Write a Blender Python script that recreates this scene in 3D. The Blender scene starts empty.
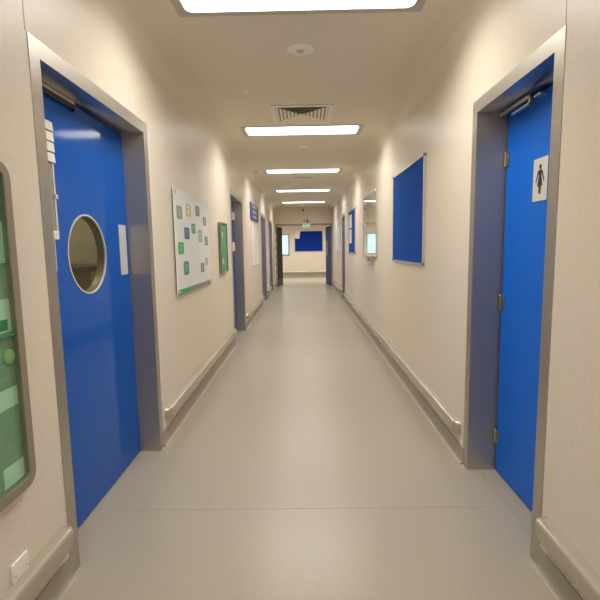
import bpy, bmesh, math, random
from mathutils import Vector, Matrix
random.seed(7)
SC = bpy.context.scene
COL = SC.collection
W = 1.012          # half width of the corridor
HC = 2.785         # ceiling height
PI = math.pi

# ------------------------------------------------------------------ materials
def new_mat(name):
    m = bpy.data.materials.new(name); m.use_nodes = True
    nt = m.node_tree
    return m, nt, nt.nodes['Principled BSDF']

def mat(name, col, rough=0.5, metal=0.0, spec=0.5, coat=0.0, coat_rough=0.05, emit=None, strength=0.0, ior=None):
    m, nt, b = new_mat(name)
    b.inputs['Base Color'].default_value = (*col, 1)
    b.inputs['Roughness'].default_value = rough
    b.inputs['Metallic'].default_value = metal
    b.inputs['Specular IOR Level'].default_value = spec
    b.inputs['Coat Weight'].default_value = coat
    b.inputs['Coat Roughness'].default_value = coat_rough
    if ior: b.inputs['IOR'].default_value = ior
    if emit:
        b.inputs['Emission Color'].default_value = (*emit, 1)
        b.inputs['Emission Strength'].default_value = strength
    return m

def speckle(name, col, col2, scale, rough, amount=0.5, bump=0.0, bump_scale=None, stretch=(1, 1, 1), metal=0.0, spec=0.5, blotch=0.0, rough_var=0.0):
    """plain colour with a fine noise fleck, optional broad wear blotches and bump"""
    m, nt, b = new_mat(name)
    N, L = nt.nodes, nt.links
    geo = N.new('ShaderNodeTexCoord')
    mp = N.new('ShaderNodeMapping'); mp.inputs['Scale'].default_value = stretch
    L.new(geo.outputs['Object'], mp.inputs['Vector'])
    n = N.new('ShaderNodeTexNoise'); n.inputs['Scale'].default_value = scale; n.inputs['Detail'].default_value = 3
    L.new(mp.outputs[0], n.inputs['Vector'])
    r = N.new('ShaderNodeValToRGB')
    r.color_ramp.elements[0].position = 0.5 - 0.25 * amount; r.color_ramp.elements[0].color = (*col2, 1)
    r.color_ramp.elements[1].position = 0.5 + 0.12; r.color_ramp.elements[1].color = (*col, 1)
    L.new(n.outputs['Fac'], r.inputs['Fac'])
    out = r.outputs['Color']
    if blotch:
        n2 = N.new('ShaderNodeTexNoise'); n2.inputs['Scale'].default_value = 1.3; n2.inputs['Detail'].default_value = 4
        L.new(mp.outputs[0], n2.inputs['Vector'])
        mr = N.new('ShaderNodeMapRange')
        mr.inputs['From Min'].default_value = 0.3; mr.inputs['From Max'].default_value = 0.7
        mr.inputs['To Min'].default_value = 1 - blotch; mr.inputs['To Max'].default_value = 1.0
        L.new(n2.outputs['Fac'], mr.inputs['Value'])
        mx = N.new('ShaderNodeMix'); mx.data_type = 'RGBA'; mx.blend_type = 'MULTIPLY'; mx.inputs['Factor'].default_value = 1
        L.new(out, mx.inputs['A']); L.new(mr.outputs[0], mx.inputs['B']); out = mx.outputs['Result']
        if rough_var:
            m2 = N.new('ShaderNodeMapRange')
            m2.inputs['From Min'].default_value = 0.3; m2.inputs['From Max'].default_value = 0.7
            m2.inputs['To Min'].default_value = rough - rough_var; m2.inputs['To Max'].default_value = rough + rough_var
            L.new(n2.outputs['Fac'], m2.inputs['Value']); L.new(m2.outputs[0], b.inputs['Roughness'])
    L.new(out, b.inputs['Base Color'])
    if not rough_var: b.inputs['Roughness'].default_value = rough
    b.inputs['Metallic'].default_value = metal
    b.inputs['Specular IOR Level'].default_value = spec
    if bump:
        n3 = N.new('ShaderNodeTexNoise'); n3.inputs['Scale'].default_value = bump_scale or scale; n3.inputs['Detail'].default_value = 2
        L.new(mp.outputs[0], n3.inputs['Vector'])
        bp = N.new('ShaderNodeBump'); bp.inputs['Strength'].default_value = bump; bp.inputs['Distance'].default_value = 0.002
        L.new(n3.outputs['Fac'], bp.inputs['Height']); L.new(bp.outputs[0], b.inputs['Normal'])
    return m

def gradient_mat(name, c0, c1, y0, y1):
    m, nt, b = new_mat(name)
    N, L = nt.nodes, nt.links
    g = N.new('ShaderNodeTexCoord'); s = N.new('ShaderNodeSeparateXYZ'); mr = N.new('ShaderNodeMapRange')
    mr.inputs['From Min'].default_value = y0; mr.inputs['From Max'].default_value = y1
    r = N.new('ShaderNodeValToRGB')
    r.color_ramp.elements[0].color = (*c0, 1); r.color_ramp.elements[1].color = (*c1, 1)
    r.color_ramp.elements[0].position = .15; r.color_ramp.elements[1].position = .6
    L.new(g.outputs['Object'], s.inputs[0]); L.new(s.outputs['Y'], mr.inputs['Value']); L.new(mr.outputs[0], r.inputs['Fac'])
    L.new(r.outputs['Color'], b.inputs['Base Color']); b.inputs['Roughness'].default_value = .25
    return m

def glass_mat(name, tint, rough=0.02, clear=0.8):
    """thin pane: part clear, part mirror by angle"""
    m = bpy.data.materials.new(name); m.use_nodes = True
    nt = m.node_tree; N, L = nt.nodes, nt.links
    N.remove(N['Principled BSDF'])
    t = N.new('ShaderNodeBsdfTransparent'); t.inputs['Color'].default_value = (*tint, 1)
    g = N.new('ShaderNodeBsdfGlossy'); g.inputs['Roughness'].default_value = rough
    w = N.new('ShaderNodeLayerWeight'); w.inputs['Blend'].default_value = .5
    p = N.new('ShaderNodeMath'); p.operation = 'POWER'; p.inputs[1].default_value = 5
    f = N.new('ShaderNodeMapRange'); f.inputs['To Min'].default_value = .04; f.inputs['To Max'].default_value = .45
    L.new(w.outputs['Facing'], p.inputs[0]); L.new(p.outputs[0], f.inputs['Value'])
    mx = N.new('ShaderNodeMixShader')
    L.new(f.outputs[0], mx.inputs[0]); L.new(t.outputs[0], mx.inputs[1]); L.new(g.outputs[0], mx.inputs[2])
    L.new(mx.outputs[0], N['Material Output'].inputs['Surface'])
    return m

LAMP_E, LAMP_W, LAMP_SPREAD = 5.5, 23.0, 148
M = {}
M['wall'] = speckle('wall_vinyl', (.73, .655, .545), (.675, .605, .50), 120, .40, .6, bump=.06, bump_scale=220, spec=.55)
M['seam'] = mat('wall_seam', (.50, .42, .31), .4)
M['caulk'] = mat('caulk', (.86, .79, .66), .5)
M['ceil'] = speckle('ceiling_paint', (.76, .69, .57), (.73, .66, .54), 60, .5, .5, bump=.05, bump_scale=150)
M['floor'] = speckle('floor_vinyl', (.425, .375, .298), (.325, .285, .222), 190, .31, .6, bump=.03, bump_scale=90, spec=.5)
M['floorseam'] = mat('floor_weld', (.34, .31, .235), .4)
M['cove'] = speckle('skirting_vinyl', (.37, .33, .26), (.33, .295, .23), 200, .42, .6)
M['steel'] = speckle('brushed_steel', (.62, .59, .53), (.57, .54, .485), 40, .42, .6, bump=.05, bump_scale=60, stretch=(30, 30, .6), metal=1.0)
M['steel'].node_tree.nodes['Principled BSDF'].inputs['Anisotropic'].default_value = .85
M['alu'] = mat('satin_aluminium', (.72, .71, .70), .32, 1.0)
M['darkmetal'] = mat('dark_metal', (.05, .047, .042), .4, .6)
M['chrome'] = mat('hinge_metal', (.50, .48, .44), .3, 1.0)
M['blue'] = speckle('blue_laminate', (.001, .095, .46), (.001, .088, .43), 25, .08, .5, spec=.20)
M['bluesatin'] = speckle('blue_satin', (.001, .135, .66), (.001, .125, .62), 25, .42, .5, spec=.25)
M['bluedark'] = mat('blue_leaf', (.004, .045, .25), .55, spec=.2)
M['felt'] = speckle('blue_felt', (.006, .075, .40), (.004, .055, .32), 260, .95, .8, bump=.3, bump_scale=400, spec=.15)
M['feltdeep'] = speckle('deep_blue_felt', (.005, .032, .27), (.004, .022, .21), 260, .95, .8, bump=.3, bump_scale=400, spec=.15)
M['white'] = mat('white_plastic', (.78, .75, .68), .35)
M['greyplastic'] = mat('grey_plastic', (.52, .50, .46), .4)
M['pocket'] = mat('smoked_pocket', (.30, .28, .24), .3)
M['signplate'] = mat('sign_plate', (.62, .60, .54), .4)
M['capgrey'] = mat('corner_grey', (.20, .19, .17), .4)
M['rail'] = mat('rail_satin', (.47, .425, .345), .24, .45)
M['paper'] = mat('paper', (.80, .79, .75), .7)
M['lamp'] = mat('lamp_diffuser', (.9, .9, .9), .5, emit=(1.0, .965, .89), strength=LAMP_E)
M['lampdim'] = mat('dim_lamp', (.9, .9, .9), .5, emit=(1.0, .93, .78), strength=95.0)  # glow of the added lamp in the side room
M['lampframe'] = mat('lamp_frame', (.50, .47, .41), .40, .3)
M['vent'] = mat('vent_paint', (.84, .78, .67), .45)
M['ventdark'] = mat('vent_inside', (.32, .28, .22), .8)
M['detector'] = mat('detector_plastic', (.86, .83, .76), .4)
M['green'] = speckle('green_felt', (.35, .39, .32), (.30, .34, .275), 200, .9, .7)
M['greenbox'] = mat('green_panel', (.15, .34, .21), .4)
M['paleg'] = speckle('pale_green_felt', (.44, .54, .43), (.38, .48, .37), 200, .9, .7)
M['casegreen'] = mat('case_green', (.20, .27, .19), .4)
M['taupe'] = mat('taupe_frame', (.30, .255, .195), .4, .3)
M['glassgreen'] = glass_mat('green_glass', (.84, .97, .89))
M['glass'] = glass_mat('clear_glass', (.80, .80, .70))
M['black'] = mat('black_print', (.02, .02, .018), .5)
M['olive'] = mat('olive_badge', (.45, .47, .22), .4)
M['dgreen'] = mat('dark_green_print', (.03, .22, .12), .5)
M['plate'] = mat('push_plate', (.60, .60, .57), .4, .15)
M['board'] = mat('white_board', (.62, .60, .53), .04, spec=.8, coat=1.0, coat_rough=.012, ior=1.7)
M['poster'] = mat('acrylic_poster', (.80, .82, .82), .12, spec=.5)
M['signblue'] = mat('sign_blue', (.02, .05, .28), .35)
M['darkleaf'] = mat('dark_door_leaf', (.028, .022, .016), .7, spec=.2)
M['exitgreen'] = mat('exit_green', (.40, .66, .48), .4, emit=(.35, .9, .5), strength=.12)
M['exitwhite'] = mat('exit_white', (.8, .9, .8), .4, emit=(.8, 1, .85), strength=.2)
M['daylight'] = mat('frosted_daylight', (.6, .8, .85), .4, emit=(.25, .62, .80), strength=1.25)
M['roomwall'] = mat('side_room_wall', (.42, .37, .25), .6)
M['roomtop'] = mat('side_room_worktop', (.10, .09, .065), .5)
M['greybar'] = mat('grey_print', (.58, .58, .56), .5)

# ------------------------------------------------------------------ geometry helpers
class MB:
    def __init__(s): s.bm = bmesh.new()
    def box(s, x0, x1, y0, y1, z0, z1, bev=0.0, seg=2):
        b = bmesh.new()
        bmesh.ops.create_cube(b, size=1)
        for v in b.verts:
            v.co = Vector(((x0 + x1) / 2 + v.co.x * (x1 - x0), (y0 + y1) / 2 + v.co.y * (y1 - y0), (z0 + z1) / 2 + v.co.z * (z1 - z0)))
        if bev: bmesh.ops.bevel(b, geom=b.edges[:], offset=bev, segments=seg, affect='EDGES', profile=.5)
        s.merge(b); return s
    def merge(s, b):
        vm = {v: s.bm.verts.new(v.co) for v in b.verts}
        for f in b.faces:
            try: s.bm.faces.new([vm[v] for v in f.verts])
            except ValueError: pass
        b.free()
    def poly(s, pts):
        s.bm.faces.new([s.bm.verts.new(p) for p in pts]); return s
    def prism(s, pts, d):
        """closed polygon pushed along the vector d"""
        d = Vector(d); a = [s.bm.verts.new(p) for p in pts]; b = [s.bm.verts.new(Vector(p) + d) for p in pts]
        s.bm.faces.new(a); s.bm.faces.new(b[::-1])
        for i in range(len(a)):
            j = (i + 1) % len(a); s.bm.faces.new([a[j], a[i], b[i], b[j]])
        return s
    def ring(s, outer, inner, d):
        """frame between two matching loops pushed along d"""
        d = Vector(d); n = len(outer)
        A = [[s.bm.verts.new(Vector(p) + k) for p in L_] for L_ in (outer, inner) for k in (Vector(), d)]
        o0, o1, i0, i1 = A
        for i in range(n):
            j = (i + 1) % n
            s.bm.faces.new([o0[i], o0[j], i0[j], i0[i]]); s.bm.faces.new([o1[j], o1[i], i1[i], i1[j]])
            s.bm.faces.new([o0[j], o0[i], o1[i], o1[j]]); s.bm.faces.new([i0[i], i0[j], i1[j], i1[i]])
        return s
    def lathe(s, prof, c, axis='z', n=40):
        """prof = [(radius, along)] turned about an axis through c"""
        c = Vector(c); rows = []
        for r, a in prof:
            row = []
            for k in range(n):
                t = 2 * PI * k / n; u, v = r * math.cos(t), r * math.sin(t)
                p = {'z': (u, v, a), 'x': (a, u, v), 'y': (u, a, v)}[axis]
                row.append(s.bm.verts.new(c + Vector(p)))
            rows.append(row)
        for q in range(len(rows) - 1):
            for k in range(n):
                j = (k + 1) % n
                s.bm.faces.new([rows[q][k], rows[q][j], rows[q + 1][j], rows[q + 1][k]])
        s.bm.faces.new(rows[0]); s.bm.faces.new(rows[-1])
        return s
    def sweep(s, path_profiles):
        """list of equal-length open/closed loops joined one after another (closed loops, capped)"""
        rows = [[s.bm.verts.new(p) for p in L_] for L_ in path_profiles]
        n = len(rows[0])
        for q in range(len(rows) - 1):
            for k in range(n):
                j = (k + 1) % n
                s.bm.faces.new([rows[q][k], rows[q][j], rows[q + 1][j], rows[q + 1][k]])
        s.bm.faces.new(rows[0]); s.bm.faces.new(rows[-1][::-1])
        return s

def wpos(o):
    p = Vector()
    while o is not None:
        p = p + o.location; o = o.parent
    return p

def obj(name, mb, m, parent=None, smooth=False):
    bmesh.ops.recalc_face_normals(mb.bm, faces=mb.bm.faces[:])
    off = wpos(parent)
    for v in mb.bm.verts: v.co -= off
    me = bpy.data.meshes.new(name); mb.bm.to_mesh(me); mb.bm.free()
    me.materials.append(m if not isinstance(m, str) else M[m])
    if smooth:
        for p in me.polygons: p.use_smooth = True
        try: me.set_sharp_from_angle(angle=math.radians(35))
        except Exception: pass
    o = bpy.data.objects.new(name, me); COL.objects.link(o)
    if parent: o.parent = parent
    return o

def obj_multi(name, pieces, parent=None):
    """one part whose surface carries prints in other colours"""
    off = wpos(parent); big = bmesh.new()
    for k, (mb, m) in enumerate(pieces):
        bmesh.ops.recalc_face_normals(mb.bm, faces=mb.bm.faces[:])
        vm = {v: big.verts.new(v.co - off) for v in mb.bm.verts}
        for f in mb.bm.faces:
            big.faces.new([vm[v] for v in f.verts]).material_index = k
        mb.bm.free()
    me = bpy.data.meshes.new(name); big.to_mesh(me); big.free()
    for mb, m in pieces: me.materials.append(m if not isinstance(m, str) else M[m])
    o = bpy.data.objects.new(name, me); COL.objects.link(o)
    if parent: o.parent = parent
    return o

def tag(o, label, cat, group=None, kind=None):
    o['label'] = label; o['category'] = cat
    if group: o['group'] = group
    if kind: o['kind'] = kind
    return o

def thing(name, label, cat, loc, group=None, kind=None):
    o = bpy.data.objects.new(name, None); o.empty_display_size = .05
    o.location = loc; COL.objects.link(o)
    return tag(o, label, cat, group, kind)

def struct(name, mb, m, label, cat, smooth=False):
    return tag(obj(name, mb, m, smooth=smooth), label, cat, kind='structure')

def dup(root, loc, label, group=None):
    r = root.copy(); COL.objects.link(r); r.location = loc; r['label'] = label
    if group: r['group'] = group
    for ch in list(root.children):
        c = ch.copy(); COL.objects.link(c); c.parent = r
        for g in list(ch.children):
            d = g.copy(); COL.objects.link(d); d.parent = c
    return r

def rrect(y0, y1, z0, z1, r, x, n=6):
    """rounded rectangle loop in a plane of constant x"""
    out = []
    for cy, cz, a0 in ((y1 - r, z1 - r, 0), (y0 + r, z1 - r, PI / 2), (y0 + r, z0 + r, PI), (y1 - r, z0 + r, 3 * PI / 2)):
        for k in range(n + 1):
            a = a0 + PI / 2 * k / n
            out.append((x, cy + r * math.cos(a), cz + r * math.sin(a)))
    return out

def rrect_z(x0, x1, y0, y1, r, z, n=6):
    return [(p[1], p[2], z) for p in rrect(x0, x1, y0, y1, r, 0, n)]

# ------------------------------------------------------------------ the setting
Y0, YP, YP2, YF = -2.4, 15.9, 16.05, 20.9      # back wall, partition front / back, far wall
XC = 4.2                                        # half length of the cross corridor
WT = .20                                        # wall thickness
#  door outer frame extents (y0, y1)
DL = [(1.764, 3.034), (6.305, 7.56), (10.68, 12.0), (13.05, 14.35)]
DR = [(1.800, 2.732), (11.05, 11.95)]
FW = .070       # frame face width
TOP = 2.215     # frame top
def wall_with_doors(side, spans):
    mb = MB(); s = side
    xa, xb = sorted((s * W, s * (W + WT)))
    y = Y0
    for a, b in spans:
        a, b = a + FW * .6, b - FW * .6
        mb.box(xa, xb, y, a, 0, HC)
        mb.box(xa, xb, a, b, TOP - FW * .6, HC)
        y = b
    mb.box(xa, xb, y, YP, 0, HC)
    return mb
struct('wall_left', wall_with_doors(-1, DL), 'wall', 'cream vinyl-clad corridor wall on the side of the round-window door', 'wall')
struct('wall_right', wall_with_doors(1, DR), 'wall', 'cream vinyl-clad corridor wall on the side of the toilet door', 'wall')
mb = MB(); mb.box(-W - WT, W + WT, Y0 - .15, Y0, 0, HC)
struct('wall_back', mb, 'wall', 'cream wall closing the corridor behind the viewer', 'wall')
mb = MB()
mb.box(-XC, -.985, YP, YP2, 0, HC); mb.box(.985, XC, YP, YP2, 0, HC); mb.box(-.985, .985, YP, YP2, 2.15, HC)
struct('wall_header', mb, 'wall', 'cream partition with header above the open double doors at corridor end', 'wall')
# far wall with window opening
WX0, WX1, WZ0, WZ1 = -1.20, -.735, 1.065, 1.955
mb = MB()
mb.box(-XC, WX0, YF, YF + .2, 0, HC); mb.box(WX1, XC, YF, YF + .2, 0, HC)
mb.box(WX0, WX1, YF, YF + .2, 0, WZ0); mb.box(WX0, WX1, YF, YF + .2, WZ1, HC)
struct('wall_far', mb, 'wall', 'cream cross-corridor wall seen through the open double doors', 'wall')
mb = MB(); mb.box(-XC - .15, -XC, YP, YF + .2, 0, HC)
struct('wall_cross_left', mb, 'wall', 'end wall of the cross corridor, hidden beyond the dark door leaf', 'wall')
mb = MB(); mb.box(XC, XC + .15, YP, YF + .2, 0, HC)
struct('wall_cross_right', mb, 'wall', 'end wall of the cross corridor, hidden beyond the blue door leaf', 'wall')
mb = MB(); mb.box(-W - 2.6, W + .6, Y0 - .15, YP2, -.12, 0); mb.box(-XC - .15, XC + .15, YP2, YF + .2, -.12, 0)
struct('floor', mb, 'floor', 'beige-grey flecked vinyl floor running the length of the corridor', 'floor')

# ceiling with holes for the light fittings
LIGHT_Y = [-.24, 2.622, 5.565, 8.455, 11.355, 14.28]
LW, LD = 1.32, .37        # diffuser size
FX, FY = .722, .235       # half size of fitting frame
holes = [(0.005, y) for y in LIGHT_Y]
mb = MB(); y = Y0 - .15
for cx, cy in holes:
    mb.box(-W - WT, W + WT, y, cy - FY + .02, HC, HC + .1)
    mb.box(-W - WT, cx - FX + .02, cy - FY + .02, cy + FY - .02, HC, HC + .1)
    mb.box(cx + FX - .02, W + WT, cy - FY + .02, cy + FY - .02, HC, HC + .1)
    y = cy + FY - .02
mb.box(-W - WT, W + WT, y, YP2, HC, HC + .1)
CY = 19.0
cross_l = [(-2.9, CY), (-1.45, CY), (0.005, CY), (1.45, CY), (2.9, CY)]
mb.box(-XC - .15, XC + .15, YP2, CY - FY + .02, HC, HC + .1)
mb.box(-XC - .15, XC + .15, CY + FY - .02, YF + .2, HC, HC + .1)
xx = -XC - .15
for cx, cy in cross_l:
    mb.box(xx, cx - FX + .02, cy - FY + .02, cy + FY - .02, HC, HC + .1); xx = cx + FX - .02
mb.box(xx, XC + .15, CY - FY + .02, CY + FY - .02, HC, HC + .1)
struct('ceiling', mb, 'ceil', 'plain beige painted corridor ceiling', 'ceiling')

# coved corner between wall and ceiling, with a fine sealant line along it
RC = .17
for k, s in enumerate((-1, 1)):
    arc = lambda off: [(s * (W - RC + (RC - off) * math.cos(q * PI / 24)), Y0, HC - RC + (RC - off) * math.sin(q * PI / 24)) for q in range(13)]
    mb = MB(); L_ = arc(0)
    r0 = [mb.bm.verts.new(p) for p in L_ + [(s * (W + .01), Y0, HC + .01)]]
    r1 = [mb.bm.verts.new((p[0], YP, p[2])) for p in L_ + [(s * (W + .01), Y0, HC + .01)]]
    n = len(r0)
    for q in range(n):
        j = (q + 1) % n; mb.bm.faces.new([r0[q], r0[j], r1[j], r1[q]])
    struct('trim_%d' % (k + 1), mb, 'ceil', 'curved corner where the %s wall meets the ceiling' % ('poster-side' if s < 0 else 'pinboard-side'), 'trim', True)
    c, z = s * (W - RC + RC * math.cos(PI / 4)), HC - RC + RC * math.sin(PI / 4)
    mb = MB(); mb.prism([(c + s * (.0035 * math.cos(q * PI / 5) - .0026), Y0, z + .0035 * math.sin(q * PI / 5) - .0026 * 0) for q in range(10)], (0, YP - Y0, 0))
    struct('trim_%d' % (k + 7), mb, 'caulk', 'thin sealant line along the curved ceiling corner on the %s side' % ('poster' if s < 0 else 'pinboard'), 'trim')
# vertical welds in the wall cladding
mb = MB(); mb.box(-W, -W + .0012, 1.753, 1.757, TOP, HC - .17)
struct('trim_3', mb, 'seam', 'vertical joint in wall cladding above the round-window door frame', 'trim')
mb = MB(); mb.box(W - .0012, W, 1.806, 1.810, TOP, HC - .17)
struct('trim_4', mb, 'seam', 'vertical joint in wall cladding above the toilet door frame', 'trim')
mb = MB(); mb.box(-W, W, 2.256, 2.2595, 0, .0008)
struct('trim_5', mb, 'floorseam', 'faint welded joint across the floor vinyl between the two near doors', 'trim')
mb = MB(); mb.box(1.083, 1.087, 1.87, 2.66, 0, .0008)
struct('trim_6', mb, 'floorseam', 'threshold joint in floor vinyl at the toilet door', 'trim')

# skirting (coved vinyl) and bumper rails between the doors
def wall_runs(spans, y0, y1):
    y = y0; out = []
    for a, b in spans: out.append((y, a)); y = b
    out.append((y, y1)); return out
for s, spans, nm in ((-1, DL, 'left'), (1, DR, 'right')):
    mb = MB()
    for a, b in wall_runs(spans, Y0, YP):
        prof = [(0, .001), (.026, .001), (.014, .007), (.007, .018), (.004, .040), (.004, .105), (0, .107)]
        mb.prism([(s * (W - d), a, z) for d, z in prof], (0, b - a, 0))
    struct('baseboard_' + nm, mb, 'cove', 'coved vinyl skirting along the %s corridor wall' % ('poster-side' if s < 0 else 'pinboard-side'), 'skirting')
mb = MB(); mb.box(-XC, XC, YF - .02, YF, 0, .12)
struct('baseboard_far', mb, 'cove', 'skirting along the cross-corridor wall beyond the double doors', 'skirting')

def bumper(s, a, b, label):
    t = thing('bumper_rail', label, 'bumper rail', (s * W, (a + b) / 2, .17), 'bumper rails along the corridor walls')
    prof = [(0, .172), (.034, .172), (.044, .175), (.049, .182), (.050, .192), (.050, .238), (.048, .247), (.042, .254), (.030, .258), (0, .264)]
    ca, cb = .060, .014
    mb = MB()
    mb.prism([(s * (W - d), a + ca, z) for d, z in prof], (0, b - a - ca - cb, 0))
    obj('rail', mb, 'rail', t, True)
    for e, sg, cl in ((a + ca, -1, ca), (b - cb, 1, cb)):
        mb = MB(); rows = []
        for k in range(9):
            q = k / 8 * PI / 2
            f = math.cos(q); yy = e + sg * cl * math.sin(q)
            f = max(f, .12 if sg < 0 else .8)
            rows.append([(s * (W - d * (1.02 * f if d else 0)), yy, .208 + (z - .208) * (1.02 * (.52 + .48 * f))) for d, z in prof])
        mb.sweep(rows)
        obj('end_cap', mb, 'rail', t, True)
    return t
runsL = wall_runs(DL, Y0, YP); runsR = wall_runs(DR, Y0, YP)
labL = ['cream bumper rail on the wall under the white blank plate', 'cream bumper rail under the icon poster, before the second door',
        'cream bumper rail below the blue direction sign', 'short cream bumper rail between the two farthest doors on the poster side',
        'short cream bumper rail below the leaflet rack by the dark door leaf']
labR = ['cream bumper rail on the near side of the toilet door', 'long cream bumper rail below the blue pinboards and the whiteboard',
        'short cream bumper rail below the pale posters by the blue door leaf']
for (a, b), l in zip(runsL, labL): bumper(-1, a + .06, b - .030 if b < YP else b - .1, l)
for (a, b), l in zip(runsR, labR): bumper(1, a + .06, b - .030 if b < YP else b - .1, l)
t = thing('bumper_rail', 'bumper rail on the far wall beyond the open double doors', 'bumper rail', (0, YF, .17), 'bumper rails along the corridor walls')
mb = MB(); mb.prism([(-XC + .1, YF - d, z) for d, z in [(0, .165), (.030, .165), (.050, .181), (.050, .235), (.036, .261), (0, .268)]], (2 * XC - .2, 0, 0))
obj('rail', mb, 'rail', t, True)

# ------------------------------------------------------------------ doors
def frame_mesh(s, a, b, depth=.205):
    """folded steel frame: face ring on the wall and the lining of the reveal, mitred at the top corners"""
    xf = s * (W - .003)          # face, a little proud
    xb = s * (W + depth)         # back of the lining
    ai, bi, ti = a + FW, b - FW, TOP - FW
    xw = s * (W + .002)
    outer = [(a, 0), (a, TOP), (b, TOP), (b, 0)]
    inner = [(ai, 0), (ai, ti), (bi, ti), (bi, 0)]
    mb = MB()
    rows = []
    for (yo, zo), (yi, zi) in zip(outer, inner):
        th = .004
        yb, zb = yi + (yo - yi) * .15, zi + (zo - zi) * .15
        rows.append([(xw, yo, zo), (xf, yo, zo), (xf, yi, zi), (xb, yi, zi), (xb, yb, zb), (xw, yb, zb)])
    mb.sweep(rows)
    return mb, ai, bi, ti

def leaf_with_hole(s, xd, y0, y1, z0, z1, cy, cz, r, th=.044):
    mb = MB()
    angs = [2 * PI * k / 48 for k in range(48)]
    corners = [math.atan2(z - cz, y - cy) % (2 * PI) for y in (y0, y1) for z in (z0, z1)]
    for c in corners:
        i = min(range(len(angs)), key=lambda q: abs((angs[q] - c + PI) % (2 * PI) - PI)); angs[i] = c
    angs.sort()
    o, n = [], []
    for a in angs:
        dy, dz = math.cos(a), math.sin(a)
        tt = 1e9
        if dy > 1e-9: tt = min(tt, (y1 - cy) / dy)
        if dy < -1e-9: tt = min(tt, (y0 - cy) / dy)
        if dz > 1e-9: tt = min(tt, (z1 - cz) / dz)
        if dz < -1e-9: tt = min(tt, (z0 - cz) / dz)
        o.append((xd, cy + dy * tt, cz + dz * tt)); n.append((xd, cy + r * dy, cz + r * dz))
    mb.ring(o, n, (s * th, 0, 0))
    return mb

def hinge(s, xd, y, z, parent, sg):
    mb = MB()
    xa, xb = sorted((xd - s * .001, xd - s * .006))
    mb.box(xa, xb, min(y, y - sg * .034), max(y, y - sg * .034), z - .040, z + .040, .002)
    mb.lathe([(.0065, -.043), (.008, -.041), (.008, .041), (.0065, .043)], (xd - s * .009, y, z), 'z', 14)
    obj('hinge', mb, 'chrome', parent, True)

# --- door 1: blue door with round window (leaf set back in the reveal)
s = -1; a, b = DL[0]; xd = -1.150
d1 = thing('door_1', 'blue door with round window and pale push plate in steel frame', 'door', (-W, (a + b) / 2, 0), kind='structure')
mb, ai, bi, ti = frame_mesh(s, a, b); obj('door_frame', mb, 'steel', d1)
leaf = obj('leaf', leaf_with_hole(s, xd, ai + .004, bi - .004, .008, ti - .012, 2.406, 1.378, .205), 'blue', d1)
mb = MB()
n = 56
rim = lambda r, x: [(x, 2.406 + r * math.cos(2 * PI * k / n), 1.378 + r * math.sin(2 * PI * k / n)) for k in range(n)]
mb.ring(rim(.2125, xd + .003), rim(.2035, xd + .003), (-.010, 0, 0)); obj('window_rim', mb, 'plate', leaf)
mb = MB(); mb.ring(rim(.2048, xd - .008), rim(.198, xd - .008), (-.036, 0, 0)); obj('gasket', mb, 'taupe', leaf)
mb = MB(); mb.lathe([(.204, -.002), (.204, .002)], (xd - .006, 2.406, 1.378), 'x', 56); obj('glass_pane', mb, 'glass', leaf)
mb = MB(); mb.box(xd, xd + .0025, 2.818, 2.928, 1.241, 1.557, .001); obj('push_plate', mb, 'plate', leaf)
# slide-arm closer under the head of the frame
mb = MB(); mb.box(xd + .004, xd + .022, 1.86, 2.33, 2.124, 2.140, .002); obj('closer_track', mb, 'alu', d1)
mb = MB(); mb.box(xd + .006, xd + .020, 1.86, 2.32, 2.102, 2.124, .001); mb.box(xd + .004, xd + .022, 2.325, 2.340, 2.092, 2.136, .003)
obj('closer_arm', mb, 'darkmetal', d1)

# --- door 2 (second on the poster side)
def blue_door(name, label, s, a, b, extra=None, mat_leaf='blue'):
    d = thing(name, label, 'door', (s * W, (a + b) / 2, 0), kind='structure')
    mb, ai, bi, ti = frame_mesh(s, a, b); obj('door_frame', mb, 'steel', d)
    xd = s * (W + .13)
    mb = MB(); xa, xb = sorted((xd, xd + s * .044)); mb.box(xa, xb, ai + .004, bi - .004, .008, ti - .012, .002)
    lf = obj('leaf', mb, mat_leaf, d)
    return d, lf, xd, ai, bi, ti
d2, lf, xd, ai, bi, ti = blue_door('door_2', 'blue door in steel frame just past the small green wall case', -1, *DL[1])
mb = MB(); mb.box(xd, xd + .02, 7.20, 7.40, 1.85, 1.97, .002); obj('name_strip', mb, 'white', lf)
mb = MB(); mb.box(xd, xd + .02, 7.12, 7.34, 1.35, 1.49, .002); obj('push_plate', mb, 'white', lf)
mb = MB(); mb.lathe([(.011, -.17), (.013, -.16), (.013, .16), (.011, .17)], (xd + .055, ai + .16, 1.40), 'z', 16)
for q in (-.13, .13): mb.box(xd, xd + .055, ai + .151, ai + .169, 1.40 + q - .009, 1.40 + q + .009, .002)
obj('pull_handle', mb, 'chrome', lf, True)
d3, lf, xd, ai, bi, ti = blue_door('door_3', 'door in steel frame just past the blue direction sign', -1, *DL[2], mat_leaf='blue')
mb = MB(); mb.box(xd, xd + .003, ai + .10, ai + .21, 1.24, 1.56, .001); obj('push_plate', mb, 'plate', lf)
d4, lf, xd, ai, bi, ti = blue_door('door_4', 'door in steel frame nearest the dark double-door leaf', -1, *DL[3], mat_leaf='blue')
mb = MB(); mb.box(xd, xd + .003, ai + .10, ai + .21, 1.24, 1.56, .001); obj('push_plate', mb, 'plate', lf)
d6, lf, xd, ai, bi, ti = blue_door('door_6', 'narrow-looking far door in steel frame past the second blue pinboard', 1, *DR[1], mat_leaf='blue')
mb = MB(); mb.box(xd - .003, xd, ai + .10, ai + .21, 1.24, 1.56, .001); obj('push_plate', mb, 'plate', lf)

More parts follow.
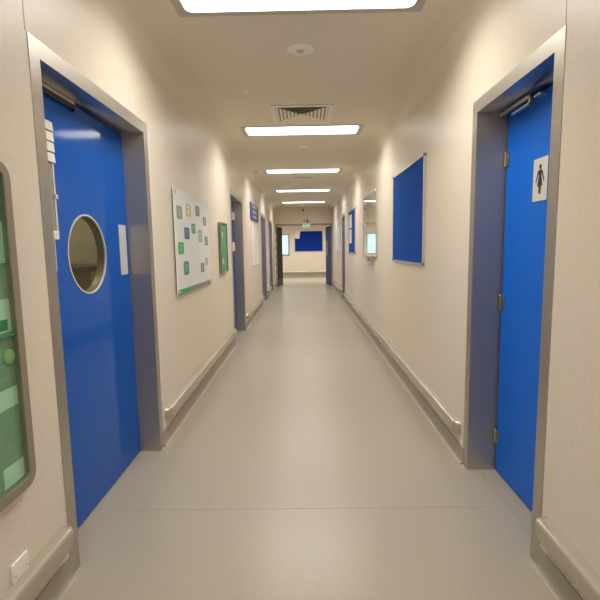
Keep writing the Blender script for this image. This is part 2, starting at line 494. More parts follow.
# --- door 5: toilet door with three hinges at the far jamb
s = 1; a, b = DR[0]; xd = 1.180
d5 = thing('door_5', 'blue toilet door with three hinges in steel frame', 'door', (W, (a + b) / 2, 0), kind='structure')
mb, ai, bi, ti = frame_mesh(s, a, b, .235); obj('door_frame', mb, 'steel', d5)
mb = MB(); mb.box(xd, xd + .044, ai + .004, bi - .016, .008, ti - .012, .002); leaf5 = obj('leaf', mb, 'bluesatin', d5)
for z in (1.877, 1.057, .230): hinge(1, xd, bi - .018, z, leaf5, 1)
mb = MB()
# looped slide arm of the closer
mb.box(1.128, 1.146, 2.30, 2.655, 2.112, 2.130, .003); mb.box(1.128, 1.146, 2.30, 2.318, 2.080, 2.130, .003); mb.box(1.128, 1.146, 2.30, 2.50, 2.080, 2.092, .003)
obj('closer_arm', mb, 'alu', d5)
mb = MB(); mb.box(1.132, 1.180, 2.215, 2.275, 2.098, 2.110, .003); obj('closer_bracket', mb, 'alu', d5)

# toilet sign
t = thing('toilet_sign', 'white square-cornered sign with dark female figure on the toilet door', 'sign', (1.18, 2.271, 1.61))
mb = MB(); mb.box(1.176, 1.180, 2.194, 2.329, 1.607, 1.815, .001); obj('sign_plate', mb, 'signplate', t)
mb = MB(); cy = 2.2615; x = 1.1758; e = (-.0007, 0, 0)
mb.prism([(x, cy + .0115 * math.cos(2 * PI * k / 20), 1.772 + .0125 * math.sin(2 * PI * k / 20)) for k in range(20)], e)
mb.prism([(x, cy + q, z) for q, z in ((-.017, 1.757), (.017, 1.757), (.012, 1.728), (.025, 1.680), (-.025, 1.680), (-.012, 1.728))], e)
for g in (-1, 1):
    mb.prism([(x, cy + g * q, z) for q, z in ((.017, 1.757), (.0215, 1.752), (.042, 1.702), (.035, 1.699), (.015, 1.742))], e)
    mb.prism([(x, cy + g * q, z) for q, z in ((.001, 1.682), (.011, 1.682), (.010, 1.642), (.002, 1.642))], e)
obj('pictogram', mb, 'black', t)

# side room glimpsed through the round window
mb = MB()
x0, x1, y0, y1, z1 = -3.4, -1.225, 1.2, 3.9, 2.6
mb.box(x0 - .05, x0, y0, y1, 0, z1); mb.box(x0, x1, y0 - .05, y0, 0, z1); mb.box(x0, x1, y1, y1 + .05, 0, z1); mb.box(x0, x1, y0, y1, z1, z1 + .05)
struct('wall_side_room', mb, 'roomwall', 'dim room walls glimpsed through the round door window', 'wall')
t = thing('worktop', 'dark counter glimpsed through the round door window', 'counter', (-2.9, 3.6, 0))
mb = MB(); mb.box(-3.395, -1.6, 3.3, 3.895, 1.24, 1.28, .004); obj('counter_top', mb, 'roomtop', t)
mb = MB(); mb.box(-3.395, -1.6, 3.36, 3.895, .001, 1.24); obj('cupboard', mb, 'roomwall', t)

t = thing('room_light', 'small round ceiling lamp of the dim room behind the round-window door, out of view', 'light', (-2.2, 2.9, 2.6))  # added lamp, never seen, brightens what shows through the round window
mb = MB(); mb.lathe([(.15, 0), (.15, -.02), (.14, -.03)], (-2.2, 2.9, 2.6), 'z', 32); obj('rim', mb, 'white', t, True)
mb = MB(); mb.lathe([(.138, -.028), (.12, -.045), (.06, -.055)], (-2.2, 2.9, 2.6), 'z', 32); obj('lamp_shade', mb, 'lampdim', t, True)

# ------------------------------------------------------------------ double doors at the corridor end
dd = thing('door_7', 'open double doors across the corridor end', 'door', (0, YP, 0), kind='structure')
mb = MB(); rows = []
for (xo, zo), (xi, zi) in zip([(-1.0, 0), (-1.0, 2.21), (1.0, 2.21), (1.0, 0)], [(-.955, 0), (-.955, 2.145), (.955, 2.145), (.955, 0)]):
    rows.append([(xo, YP - .006, zo), (xi, YP - .006, zi), (xi, YP2 + .006, zi), (xo, YP2 + .006, zo)])
mb.sweep(rows); obj('door_frame', mb, 'taupe', dd)
def swung(hx, hy, ang, l, th, z0, z1):
    d = Vector((math.cos(ang), math.sin(ang), 0)); nrm = Vector((-d.y, d.x, 0)) * th
    p = Vector((hx, hy, z0))
    return [p, p + d * l, p + d * l + nrm, p + nrm], d, nrm
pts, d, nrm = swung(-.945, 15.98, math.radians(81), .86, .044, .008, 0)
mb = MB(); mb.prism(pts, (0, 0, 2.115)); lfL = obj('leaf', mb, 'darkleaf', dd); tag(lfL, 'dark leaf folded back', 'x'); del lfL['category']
mb = MB(); q = [p - nrm * .12 + Vector((0, 0, .02)) for p in pts[:2]]; mb.prism([q[0] + d * .04, q[1] - d * .04, q[1] - d * .04 + nrm * .12, q[0] + d * .04 + nrm * .12], (0, 0, .22)); obj('kick_plate', mb, 'black', lfL)
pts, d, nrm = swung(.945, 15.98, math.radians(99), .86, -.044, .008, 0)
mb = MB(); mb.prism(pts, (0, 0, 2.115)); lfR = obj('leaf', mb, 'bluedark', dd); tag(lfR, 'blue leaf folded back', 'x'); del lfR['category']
mb = MB()
o0 = pts[0] + d * .58; mb.prism([o0 + Vector((0, 0, 1.05)), o0 + d * .09 + Vector((0, 0, 1.05)), o0 + d * .09 - nrm * .07 + Vector((0, 0, 1.05)), o0 - nrm * .07 + Vector((0, 0, 1.05))], (0, 0, .55)); obj('push_plate', mb, 'plate', lfR)

# exit sign below the header
t = thing('exit_sign', 'green exit sign with running figure hanging at the double-door header', 'sign', (.11, YP, 2.3))
cas = MB(); cas.box(-.06, .29, YP - .035, YP - .006, 2.20, 2.385, .004)
bla = MB(); bla.box(-.05, .24, YP - .026, YP - .018, 2.055, 2.20, .001)
def runner(mb, cx, cz, h, y):
    k = h
    P = lambda *q: mb.prism([(cx + u * k, y, cz + v * k) for u, v in q], (0, -.001, 0))
    mb.prism([(cx + .10 * k + .085 * k * math.cos(2 * PI * i / 14), y, cz + .42 * k + .085 * k * math.sin(2 * PI * i / 14)) for i in range(14)], (0, -.001, 0))
    P((-.10, .30), (.10, .32), (.06, -.02), (-.10, -.02)); P((.06, .30), (.30, .12), (.26, .05), (.04, .18)); P((-.08, .30), (-.30, .10), (-.24, .05), (-.06, .18))
    P((-.02, .02), (.08, .0), (.24, -.22), (.16, -.26), (.02, -.08)); P((-.10, .0), (.0, .0), (-.10, -.28), (-.32, -.30), (-.32, -.22), (-.15, -.20))
    P((.14, -.22), (.22, -.24), (.14, -.48), (.06, -.46))
mb = MB(); runner(mb, .02, 2.295, .13, YP - .0355)
y = YP - .0355
mb.prism([(x, y, z) for x, z in ((.10, 2.235), (.15, 2.235), (.15, 2.36), (.10, 2.36))], (0, -.001, 0))
mb.prism([(x, y, z) for x, z in ((.20, 2.30), (.225, 2.30), (.225, 2.26), (.245, 2.26), (.212, 2.225), (.18, 2.26), (.20, 2.26))], (0, -.001, 0))
obj_multi('casing', [(cas, 'wall'), (mb, 'black')], t)
mb = MB(); runner(mb, .0, 2.13, .11, YP - .0265)
mb.prism([(x, YP - .0265, z) for x, z in ((.10, 2.15), (.16, 2.15), (.16, 2.17), (.20, 2.13), (.16, 2.09), (.16, 2.11), (.10, 2.11))], (0, -.001, 0))
obj_multi('lit_blade', [(bla, 'exitgreen'), (mb, 'exitwhite')], t)

# dark camera dome on the header face, pale detector below it
t = thing('dome_camera', 'tiny dark dome on the header above the exit sign', 'camera', (-.018, YP, 2.68))
mb = MB(); mb.lathe([(.05, 0), (.05, -.012), (.045, -.016)], (-.018, YP, 2.68), 'y', 24); obj('mount', mb, 'vent', t, True)
mb = MB(); mb.lathe([(.038, -.016), (.034, -.035), (.022, -.048), (.006, -.053)], (-.018, YP, 2.68), 'y', 24); obj('dome', mb, 'darkmetal', t, True)
t = thing('sensor', 'small pale round sensor on the header between dark dome and exit sign', 'sensor', (.03, YP, 2.56))
mb = MB(); mb.lathe([(.055, 0), (.055, -.02), (.04, -.034), (.015, -.038)], (.03, YP, 2.56), 'y', 24); obj('mount', mb, 'white', t, True)

# ------------------------------------------------------------------ far window and far pinboard
w1 = thing('window_1', 'bright frosted window in the far wall, partly behind the dark door leaf', 'window', (-.97, YF, 1.0), kind='structure')
mb = MB()
sq = lambda x0, x1, z0, z1, y: [(x0, y, z0), (x1, y, z0), (x1, y, z1), (x0, y, z1)]
mb.ring(sq(WX0 - .05, WX1 + .05, WZ0 - .05, WZ1 + .05, YF - .02), sq(WX0, WX1, WZ0, WZ1, YF - .02), (0, .12, 0)); obj('window_frame', mb, 'steel', w1)
mb = MB(); mb.box(WX0, WX1, YF + .05, YF + .06, WZ0, WZ1); obj('pane', mb, 'daylight', w1)

def pinboard_side(s, y0, y1, z0, z1, label, group=None):
    """felt board on a side wall"""
    t = thing('pinboard', label, 'pinboard', (s * W, (y0 + y1) / 2, z0), group)
    xw = s * W; q = lambda d: s * (W - d)
    mb = MB(); xa, xb = sorted((xw, q(.012))); mb.box(xa, xb, y0 + .01, y1 - .01, z0 + .01, z1 - .01); obj('felt', mb, 'felt', t)
    sq = lambda e, x: [(x, y0 + e, z0 + e), (x, y1 - e, z0 + e), (x, y1 - e, z1 - e), (x, y0 + e, z1 - e)]
    mb = MB(); mb.ring(sq(0, xw), sq(.016, xw), (-s * .019, 0, 0)); obj('frame', mb, 'alu', t)
    for yy in (y0, y1):
        for zz in (z0, z1):
            mb = MB(); xa, xb = sorted((q(.0005), q(.022)))
            ya, yb = (yy - .003, yy + .022) if yy == y0 else (yy - .022, yy + .003)
            za, zb = (zz - .003, zz + .022) if zz == z0 else (zz - .022, zz + .003)
            mb.box(xa, xb, ya, yb, za, zb, .003); obj('corner_cap', mb, 'capgrey', t)
    return t
pinboard_side(1, 3.742, 5.012, 1.231, 2.140, 'large blue felt pinboard nearest the toilet door, bare', 'blue pinboards on the toilet-door wall')
pinboard_side(1, 8.745, 9.975, 1.252, 2.135, 'blue felt pinboard with white papers on its far side, past the whiteboard', 'blue pinboards on the toilet-door wall')
def sheet(s, y0, y1, z0, z1, d, label, group=None, m='paper', tilt=0.0, cat='paper', name='paper_sheet'):
    """a sheet pinned on a side wall, d in front of the wall face"""
    mb = MB(); cy, cz = (y0 + y1) / 2, (z0 + z1) / 2
    R = lambda y, z: (s * (W - d), cy + (y - cy) * math.cos(tilt) - (z - cz) * math.sin(tilt), cz + (y - cy) * math.sin(tilt) + (z - cz) * math.cos(tilt))
    mb.prism([R(y0, z0), R(y1, z0), R(y1, z1), R(y0, z1)], (-s * .0006, 0, 0))
    return tag(obj(name, mb, m), label, cat, group)
sheet(1, 9.38, 9.93, 1.78, 2.06, .0125, 'white landscape sheet pinned top on the second blue pinboard', 'papers on the second pinboard')
sheet(1, 9.42, 9.90, 1.46, 1.75, .0125, 'white landscape sheet pinned lower on the second blue pinboard', 'papers on the second pinboard')

t = thing('pinboard', 'blue felt pinboard on the far wall seen through the double doors', 'pinboard', (.21, YF, 1.21))
bx0, bx1, bz0, bz1 = -.440, .868, 1.185, 2.135
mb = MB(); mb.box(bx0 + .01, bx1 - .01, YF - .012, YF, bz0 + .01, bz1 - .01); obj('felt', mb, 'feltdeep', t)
mb = MB(); s2 = lambda e, y: [(bx0 + e, y, bz0 + e), (bx1 - e, y, bz0 + e), (bx1 - e, y, bz1 - e), (bx0 + e, y, bz1 - e)]
mb.ring(s2(0, YF), s2(.018, YF), (0, -.02, 0)); obj('frame', mb, 'alu', t)
mb = MB(); mb.prism([(-.43, YF - .0215, 1.80), (-.215, YF - .0215, 1.78), (-.17, YF - .0215, 2.14), (-.40, YF - .0215, 2.15)], (0, .002, 0))
tag(obj('paper_sheet', mb, 'paper'), 'slightly crooked white sheet on the corner of the far blue pinboard', 'paper')

# ------------------------------------------------------------------ whiteboard
t = thing('whiteboard', 'glossy whiteboard with pen tray between the two blue pinboards', 'whiteboard', (W, 6.82, 1.24))
y0, y1, z0, z1 = 6.150, 7.490, 1.245, 2.170
mb = MB(); mb.prism([(W, y0 + .006, z0 + .006), (W - .024, y0 + .006, z0 + .006), (W - .014, y1 - .006, z0 + .006), (W, y1 - .006, z0 + .006)], (0, 0, z1 - z0 - .012)); obj('surface', mb, 'board', t)
mb = MB(); sq = lambda e, x: [(x, y0 + e, z0 + e), (x, y1 - e, z0 + e), (x, y1 - e, z1 - e), (x, y0 + e, z1 - e)]
mb.ring(sq(0, W), sq(.010, W), (-.026, 0, 0)); obj('frame', mb, 'alu', t)
mb = MB(); mb.box(W - .065, W - .0005, y0 + .25, y1 - .25, z0 - .022, z0 - .014, .002); mb.box(W - .068, W - .060, y0 + .25, y1 - .25, z0 - .022, z0 + .0, .002); obj('pen_tray', mb, 'alu', t)
t2 = thing('board_wiper', 'small dark wiper dangling from the whiteboard pen tray', 'wiper', (W - .03, 6.55, 1.15))
mb = MB(); mb.lathe([(.0025, 0), (.0025, .08)], (W - .072, 6.55, 1.165), 'z', 8); obj('cord', mb, 'darkmetal', t2)
mb = MB(); mb.box(W - .09, W - .055, 6.50, 6.60, 1.13, 1.168, .006); obj('pad', mb, 'greyplastic', t2)

# ------------------------------------------------------------------ icon poster on the left
t = thing('poster', 'large white poster with coloured rounded icons and a green lower band', 'poster', (-W, 4.22, 1.02), None)
y0, y1, z0, z1 = 3.515, 4.765, 1.023, 1.884
x0 = -W + .012
pan = MB(); pan.box(x0, x0 + .006, y0, y1, z0, z1, .001)
gm = gradient_mat('poster_band', (.04, .33, .07), (.22, .225, .21), y0 - (y0 + y1) / 2, y1 - (y0 + y1) / 2)
mb = MB(); mb.box(x0 + .006, x0 + .0066, y0 + .003, y1 - .003, z0 + .003, z0 + .048); obj('band', mb, gm, t)
tiles = [(3.73, 1.698, .15, .091, (.22, .34, .28)), (4.025, 1.738, .165, .095, (.50, .58, .34)), (4.364, 1.756, .14, .08, (.14, .22, .17)),
         (4.653, 1.677, .12, .075, (.24, .26, .23)), (3.941, 1.533, .15, .085, (.05, .11, .22)), (4.177, 1.584, .13, .078, (.10, .34, .16)),
         (4.438, 1.523, .15, .10, (.36, .50, .27)), (4.701, 1.477, .125, .078, (.10, .27, .17)), (3.734, 1.405, .155, .085, (.05, .42, .07)),
         (3.876, 1.234, .155, .10, (.04, .27, .20)), (4.485, 1.21, .13, .078, (.15, .27, .16)), (4.68, 1.265, .12, .064, (.38, .46, .34))]
tiles = [(cy * .982, 1.4 + (cz - 1.4) * .982, w * 1.10, h * 1.16, c) for cy, cz, w, h, c in tiles]
for k, (cy, cz, w, h, c) in enumerate(tiles):
    mb = MB(); L_ = rrect(cy - w / 2, cy + w / 2, cz - h / 2, cz + h / 2, .016, x0 + .006, 4); mb.prism(L_, (.0006, 0, 0))
    ic = obj('icon_tile', mb, mat('icon_%d' % k, c, .25), t)
    mb = MB(); xq = x0 + .0066
    for q in range(3):
        mb.prism([(xq, cy - w * .22, cz - h * .22 + q * h * .20), (xq, cy + w * (.22 - .1 * (q % 2)), cz - h * .22 + q * h * .20), (xq, cy + w * (.22 - .1 * (q % 2)), cz - h * .14 + q * h * .20), (xq, cy - w * .22, cz - h * .14 + q * h * .20)], (.0004, 0, 0))
    obj('icon_mark', mb, mat('icon_mark_%d' % k, tuple(min(1, q * 1.2 + .04) for q in c), .3), ic)
mb = MB(); xq = x0 + .006
def dash(y, z, w, h=.008): mb.prism([(xq, y, z), (xq, y + w, z), (xq, y + w, z + h), (xq, y, z + h)], (.0005, 0, 0))
dash(4.10, 1.815, .42, .016); dash(4.16, 1.795, .30, .008)
for cy, cz, w, h, c in tiles:
    dash(cy - w * .4, cz - h / 2 - .045, w * .8, .006); dash(cy - w * .3, cz - h / 2 - .06, w * .6, .006)
for k in range(9): dash(4.20 + .01 * k, 1.10 + .035 * k, .05, .006)
for y, z in ((3.73, 1.57), (3.90, 1.40), (3.74, 1.29), (3.90, 1.10), (4.50, 1.36), (4.46, 1.13), (4.15, 1.45)): dash(y, z, .035, .02)
obj_multi('panel', [(pan, 'poster'), (mb, 'greybar')], t)
for y in (y0 + .045, y1 - .045):
    for z in (z0 + .028, z1 - .035):
        mb = MB(); mb.lathe([(.008, -.012), (.008, .007), (.013, .007), (.013, .011), (.009, .014)], (x0, y, z), 'x', 18); obj('standoff_mount', mb, 'alu', t, True)

# ------------------------------------------------------------------ green wall cases
def case(y0, y1, z0, z1, dep, label, r, fw, fm, bd=.001):
    t = thing('notice_case', label, 'notice case', (-W, (y0 + y1) / 2, z0))
    x = -W; n = 6
    mb = MB(); mb.ring(rrect(y0, y1, z0, z1, r, x, n), rrect(y0 + fw, y1 - fw, z0 + fw, z1 - fw, max(r - fw, .006), x, n), (dep, 0, 0)); obj('frame', mb, fm, t)
    mb = MB(); mb.prism(rrect(y0 + fw * .5, y1 - fw * .5, z0 + fw * .5, z1 - fw * .5, max(r - fw * .5, .006), x + bd, n), (.006, 0, 0)); obj('backing', mb, 'green' if bd < .01 else 'paleg', t)
    mb = MB(); mb.prism(rrect(y0 + fw, y1 - fw, z0 + fw, z1 - fw, max(r - fw, .006), x + dep - .010, n), (.004, 0, 0)); obj('glass_pane', mb, 'glassgreen', t)
    return t
c1 = case(.78, 1.545, .563, 1.697, .030, 'tall green glazed notice case with rounded taupe frame, nearest the viewer', .055, .033, 'taupe')
mb = MB(); mb.box(-W + .007, -W + .018, 1.522, 1.534, .60, 1.66, .003); obj('side_channel', mb, 'greenbox', c1)
g = 'papers in the near green case'
sheet(-1, 1.27, 1.532, 1.362, 1.500, .008, 'pale sheet at the top of the near green case', g)
sheet(-1, 1.25, 1.532, 1.128, 1.240, .008, 'pale sheet with dark green square in the near green case', g)
sheet(-1, 1.452, 1.494, 1.134, 1.172, .0088, 'dark green square label stuck on the pale sheet in the near green case', None, 'dgreen', cat='label', name='square_label')
sheet(-1, 1.20, 1.532, .868, .936, .008, 'pale strip of paper below the round badge in the near green case', g)
sheet(-1, 1.405, 1.545, .602, .672, .008, 'small pale sheet lowest in the near green case', g)
mb = MB(); mb.lathe([(.026, 0), (.026, .006), (.020, .009), (.006, .010)], (-W + .008, 1.484, 1.042), 'x', 24)
tag(obj('round_badge', mb, 'olive', smooth=True), 'round olive badge pinned in the near green case', 'badge')
mb = MB(); mb.box(-W + .008, -W + .022, 1.20, 1.545, 1.112, 1.122, .002)  # dark strip in place of the shadow below the sheet
tag(obj('paper_ledge', mb, 'dgreen'), 'dark green ledge under the sheet with the square in the near green case', 'ledge')
c2 = case(5.35, 5.80, 1.095, 1.712, .036, 'small green glazed notice case between icon poster and second door', .03, .014, 'casegreen', .016)
for z in (1.56, 1.24):
    mb = MB(); mb.box(-W + .030, -W + .048, 5.365, 5.425, z - .035, z + .035, .003); obj('clasp', mb, 'greyplastic', c2)

# ------------------------------------------------------------------ door notice holder on door 1
t = thing('notice_holder', 'white slotted notice holder on the blue door beside its round window', 'notice holder', (-1.15, 2.0, 1.3))
X = -1.150
for k in range(4):
    z1_ = 1.988 - k * .047
    mb = MB(); mb.prism([(X, 1.90, z1_), (X + .012, 1.90, z1_ - .002), (X + .016, 1.90, z1_ - .043), (X, 1.90, z1_ - .043)], (0, .222, 0)); obj('name_strip', mb, 'white', t)
mb = MB(); mb.box(X, X + .006, 1.90, 2.105, 1.49, 1.80, .001); obj('notice_pocket', mb, 'pocket', t)
mb = MB(); mb.box(X, X + .010, 2.102, 2.113, 1.49, 1.80, .002); mb.box(X, X + .018, 2.100, 2.118, 1.640, 1.660, .003); obj('pocket_edge', mb, 'white', t)
mb = MB(); mb.box(X, X + .016, 1.90, 2.105, 1.452, 1.492, .003); obj('ledge', mb, 'white', t)
mb = MB(); mb.box(X, X + .005, 1.90, 2.085, 1.305, 1.450, .001); obj('lower_plate', mb, 'white', t)

# ------------------------------------------------------------------ blue direction sign and the white board beneath
t = thing('direction_sign', 'dark blue direction sign with three white lines above the tall white notice', 'sign', (-W, 9.3, 1.94))
mb = MB(); pan = mb; pan.box(-W + .001, -W + .02, 8.60, 10.00, 1.945, 2.268, .003)
mb = MB(); x = -W + .02
for k, z in enumerate((2.19, 2.09, 1.99)):
    y = 8.95
    for w in ((.16, .22, .14), (.20, .12, .18), (.10, .24, .16))[k]:
        mb.prism([(x, y, z), (x, y + w, z), (x, y + w, z + .045), (x, y, z + .045)], (.0006, 0, 0)); y += w + .06
obj_multi('panel', [(pan, 'signblue'), (mb, 'white')], t)
t = thing('notice_board', 'tall white notice under the dark blue direction sign', 'notice', (-W, 9.4, 1.05))
pan = MB(); pan.box(-W + .001, -W + .012, 8.72, 10.02, 1.045, 1.875, .002)
mb = MB(); mb.ring([(-W + .001, 8.715, 1.04), (-W + .001, 10.025, 1.04), (-W + .001, 10.025, 1.88), (-W + .001, 8.715, 1.88)], [(-W + .001, 8.73, 1.055), (-W + .001, 10.01, 1.055), (-W + .001, 10.01, 1.865), (-W + .001, 8.73, 1.865)], (.014, 0, 0)); obj('frame', mb, 'white', t)
mb = MB(); x = -W + .012
for k in range(14):
    z = 1.78 - k * .05
    mb.prism([(x, 8.85, z), (x, 9.55 + .2 * math.sin(k * 2.1), z), (x, 9.55 + .2 * math.sin(k * 2.1), z + .009), (x, 8.85, z + .009)], (.0005, 0, 0))
obj_multi('panel', [(pan, 'paper'), (mb, 'greybar')], t)

# leaflet rack by the double doors
t = thing('leaflet_rack', 'narrow tiered leaflet rack on the wall beside the dark door leaf', 'leaflet rack', (-W, 15.0, .3))
mb = MB(); mb.box(-W + .001, -W + .012, 14.80, 15.22, .30, 1.98, .003); obj('wall_mount', mb, 'greyplastic', t)
for k in range(6):
    z = .33 + k * .27
    mb = MB(); mb.prism([(-W + .012, 14.81, z), (-W + .045, 14.81, z), (-W + .075, 14.81, z + .14), (-W + .070, 14.81, z + .14), (-W + .042, 14.81, z + .006), (-W + .012, 14.81, z + .006)], (0, .40, 0)); obj('pocket', mb, 'white', t)

# pale posters past the far door on the right wall
t = thing('poster', 'pale grey poster on the wall between the far door and the blue door leaf', 'poster', (W, 13.2, 1.25))
pan = MB(); pan.box(W - .012, W - .001, 12.45, 13.95, 1.255, 2.20, .002)
mb = MB(); mb.ring([(W - .001, 12.445, 1.25), (W - .001, 13.955, 1.25), (W - .001, 13.955, 2.205), (W - .001, 12.445, 2.205)], [(W - .001, 12.46, 1.265), (W - .001, 13.94, 1.265), (W - .001, 13.94, 2.19), (W - .001, 12.46, 2.19)], (-.014, 0, 0)); obj('frame', mb, 'alu', t)
mb = MB(); x = W - .0126
for y, z, w, h in ((12.6, 1.95, .30, .12), (13.05, 1.90, .25, .16), (13.45, 1.6, .3, .10), (12.65, 1.55, .4, .03), (12.65, 1.48, .5, .03), (12.65, 1.41, .35, .03), (13.2, 1.75, .5, .03)):
    mb.prism([(x, y, z), (x, y + w, z), (x, y + w, z + h), (x, y, z + h)], (.0005, 0, 0))
obj_multi('panel', [(pan, 'paper'), (mb, 'greybar')], t)

# ------------------------------------------------------------------ sockets
def blank_plate(s, y0, y1, z0, z1, label):
    t = thing('blank_plate', label, 'wall plate', (s * W, (y0 + y1) / 2, z0))
    mb = MB(); xa, xb = sorted((s * W, s * (W - .009))); mb.box(xa, xb, y0, y1, z0, z1, .003, 3); obj('socket_plate', mb, 'white', t, True)
    for yy in (y0 + .013, y1 - .013):
        mb = MB(); mb.lathe([(.0032, -.0006), (.0032, .0008)], (s * (W - .009), yy, (z0 + z1) / 2), 'x', 12); obj('screw', mb, 'chrome', t)
blank_plate(-1, 1.402, 1.489, .235, .328, 'white square blank plate low on the wall above the bumper rail near the viewer')
blank_plate(1, 13.85, 14.0, .34, .44, 'small white plate low on the wall below the pale grey poster')

# ------------------------------------------------------------------ ceiling fittings
lt = thing('ceiling_light', '', 'light', (0.005, 2.622, HC), 'recessed strip lights along the corridor ceiling')
cx, cy = .005, 2.622
mb = MB()
REC = .022
lo = HC - .003
# folded frame: flat face, then sloping sides up to the diffuser
outer = rrect_z(cx - FX, cx + FX, cy - FY, cy + FY, .012, lo, 5)
inner = rrect_z(cx - LW / 2 - .008, cx + LW / 2 + .008, cy - LD / 2 - .003, cy + LD / 2 + .003, .05, lo, 5)
up = rrect_z(cx - LW / 2 - .002, cx + LW / 2 + .002, cy - LD / 2 - .002, cy + LD / 2 + .002, .045, HC + REC, 5)
oup = rrect_z(cx - FX, cx + FX, cy - FY, cy + FY, .012, HC, 5)
rows = [[mb.bm.verts.new(p) for p in L_] for L_ in (oup, outer, inner, up)]
for q in range(3):
    n = len(rows[0])
    for k in range(n):
        j = (k + 1) % n; mb.bm.faces.new([rows[q][k], rows[q][j], rows[q + 1][j], rows[q + 1][k]])
obj('frame', mb, 'lampframe', lt)
mb = MB(); mb.prism(rrect_z(cx - LW / 2 - .002, cx + LW / 2 + .002, cy - LD / 2 - .002, cy + LD / 2 + .002, .045, HC + REC - .004, 5), (0, 0, .012)); obj('diffuser', mb, 'lamp', lt)
al = bpy.data.lights.new('tube', 'AREA'); al.shape = 'RECTANGLE'; al.size = LW - .03; al.size_y = LD - .03
al.energy = LAMP_W; al.spread = math.radians(LAMP_SPREAD); al.color = (1.0, .965, .89)
tb = bpy.data.objects.new('tube', al); COL.objects.link(tb); tb.parent = lt; tb.location = (0, 0, REC - .007)
gl = 'recessed strip lights along the corridor ceiling'
lt['label'] = 'nearest visible strip light, cut by the top of the photo, before the round detector'
for yy, l in zip([-.24, 5.565, 8.455, 11.355, 14.28],
                 ['strip light overhead behind the viewer, out of view', 'strip light directly past the large square air vent', 'third strip light, just before the second narrow vent',
                  'fourth strip light, between the second vent and the last light', 'farthest strip light, closest to the header above the exit sign']):
    dup(lt, (0.005, yy, HC), l)
for (cx_, cy_), l in zip(cross_l, ['cross-corridor strip light farthest out on the dark-leaf side', 'cross-corridor strip light beyond the dark door leaf', 'cross-corridor strip light hidden above the doorway header', 'cross-corridor strip light beyond the blue door leaf', 'cross-corridor strip light farthest out on the blue-leaf side']):
    dup(lt, (cx_, cy_, HC), l)  # unseen fittings added so the far wall is bright enough

# air vent: square four-way diffuser
def vent(cx, cy, h, label, n=7, hy=None):
    hy = hy or h
    t = thing('air_vent', label, 'air vent', (cx, cy, HC), 'ceiling air vents')
    z = HC
    sq = lambda a, b, z: [(cx - a, cy - b, z), (cx + a, cy - b, z), (cx + a, cy + b, z), (cx - a, cy + b, z)]
    f = .045
    mb = MB(); mb.ring(sq(h, hy, z), sq(h - f, hy - f, z), (0, 0, -.012)); obj('frame', mb, 'vent', t)
    mb = MB(); mb.box(cx - h + f, cx + h - f, cy - hy + f, cy + hy - f, z - .0016, z - .0006); obj('backing', mb, 'ventdark', t)
    mb = MB()
    for k in range(n):
        a0 = (h - f) * (1 - k / n) - .004; b0 = (hy - f) * (1 - k / n) - .004
        p = (h - f) / n; st = min(.030, p * .60); pb = st * (hy - f) / (h - f)
        lo_ = sq(a0, b0, z - .011); hi_ = sq(a0 - st, b0 - pb, z - .002)
        r0 = [mb.bm.verts.new(v) for v in lo_]; r1 = [mb.bm.verts.new(v) for v in hi_]
        for i in range(4):
            j = (i + 1) % 4; mb.bm.faces.new([r0[i], r0[j], r1[j], r1[i]])
    obj('louvres', mb, 'vent', t)
    return t
vent(.008, 4.885, .315, 'large square louvred air vent just before the second strip light')
vent(0, 9.23, .255, 'smaller air vent just past the third strip light', 5, .19)

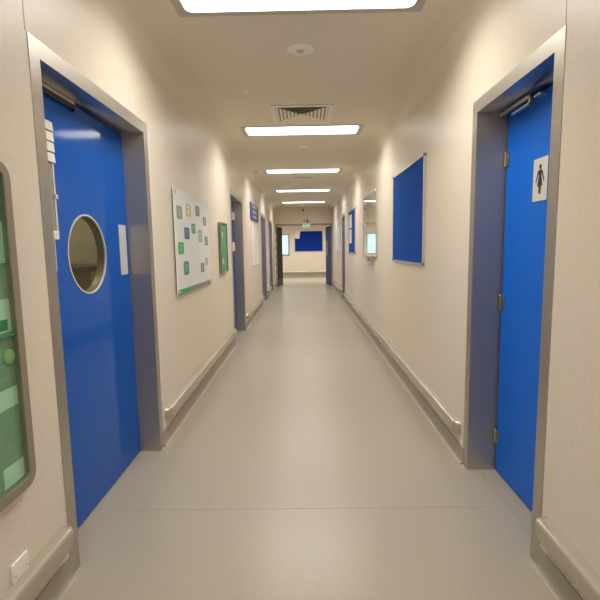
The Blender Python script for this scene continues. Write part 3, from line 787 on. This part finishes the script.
def disc(name, label, cat, x, y, r, hgt, m='white', core=None, group=None):
    t = thing(name, label, cat, (x, y, HC), group)
    mb = MB(); mb.lathe([(r, 0), (r, -hgt * .3), (r * .86, -hgt * .62), (r * .6, -hgt * .8)], (x, y, HC), 'z', 36); obj('housing', mb, m, t, True)
    mb = MB(); mb.lathe([(r * .30, -hgt * .78), (r * .28, -hgt), (r * .15, -hgt * 1.12)], (x, y, HC), 'z', 28); obj('sensor_head', mb, core or m, t, True)
    return t
disc('detector', 'large round pale detector on the ceiling between the nearest light and the vent', 'detector', .006, 3.33, .097, .022, 'detector', 'greyplastic')
disc('ceiling_stud', 'tiny pale disc on the ceiling off to the poster side, before the vent', 'ceiling disc', -.49, 4.16, .033, .010, 'detector')
disc('detector', 'pale round detector on the ceiling just past the second strip light', 'detector', .0, 6.415, .080, .03, 'detector')
disc('sprinkler_cover', 'tiny pale disc past the second strip light, beyond the detector there', 'ceiling disc', .005, 7.03, .035, .012, 'white')
disc('ceiling_stud', 'tiny dark disc on the ceiling at the poster side of the third strip light', 'ceiling disc', -.87, 8.395, .045, .012, 'taupe')
disc('detector', 'pale round detector on the ceiling past the farthest strip light', 'detector', -.013, 15.14, .07, .04, 'white')

# ------------------------------------------------------------------ camera, world, view
cam = bpy.data.cameras.new('camera'); co = bpy.data.objects.new('camera', cam); COL.objects.link(co)
pitch, yaw, roll = .1182, -.0117, -.0159
F = Vector((math.sin(yaw) * math.cos(pitch), math.cos(yaw) * math.cos(pitch), -math.sin(pitch)))
r0 = Vector((math.cos(yaw), -math.sin(yaw), 0)); u0 = r0.cross(F)
Rv = r0 * math.cos(roll) + u0 * math.sin(roll); Uv = -r0 * math.sin(roll) + u0 * math.cos(roll)
mw = Matrix.Identity(4)
for i in range(3):
    mw[i][0], mw[i][1], mw[i][2] = Rv[i], Uv[i], -F[i]
mw.translation = Vector((.0135, 0, 1.4))
co.matrix_world = mw
cam.sensor_width = 36; cam.lens = 446.7 / 600 * 36; cam.clip_start = .02
SC.camera = co
w = bpy.data.worlds.new('world'); SC.world = w; w.use_nodes = True
w.node_tree.nodes['Background'].inputs['Color'].default_value = (.02, .02, .02, 1)
SC.view_settings.view_transform = 'Standard'; SC.view_settings.look = 'None'
SC.view_settings.gamma = 1; SC.view_settings.use_curve_mapping = False
SC.view_settings.exposure = 0.06
SC.cycles.max_bounces = 12; SC.cycles.diffuse_bounces = 8; SC.cycles.glossy_bounces = 6
SC.cycles.use_denoising = True
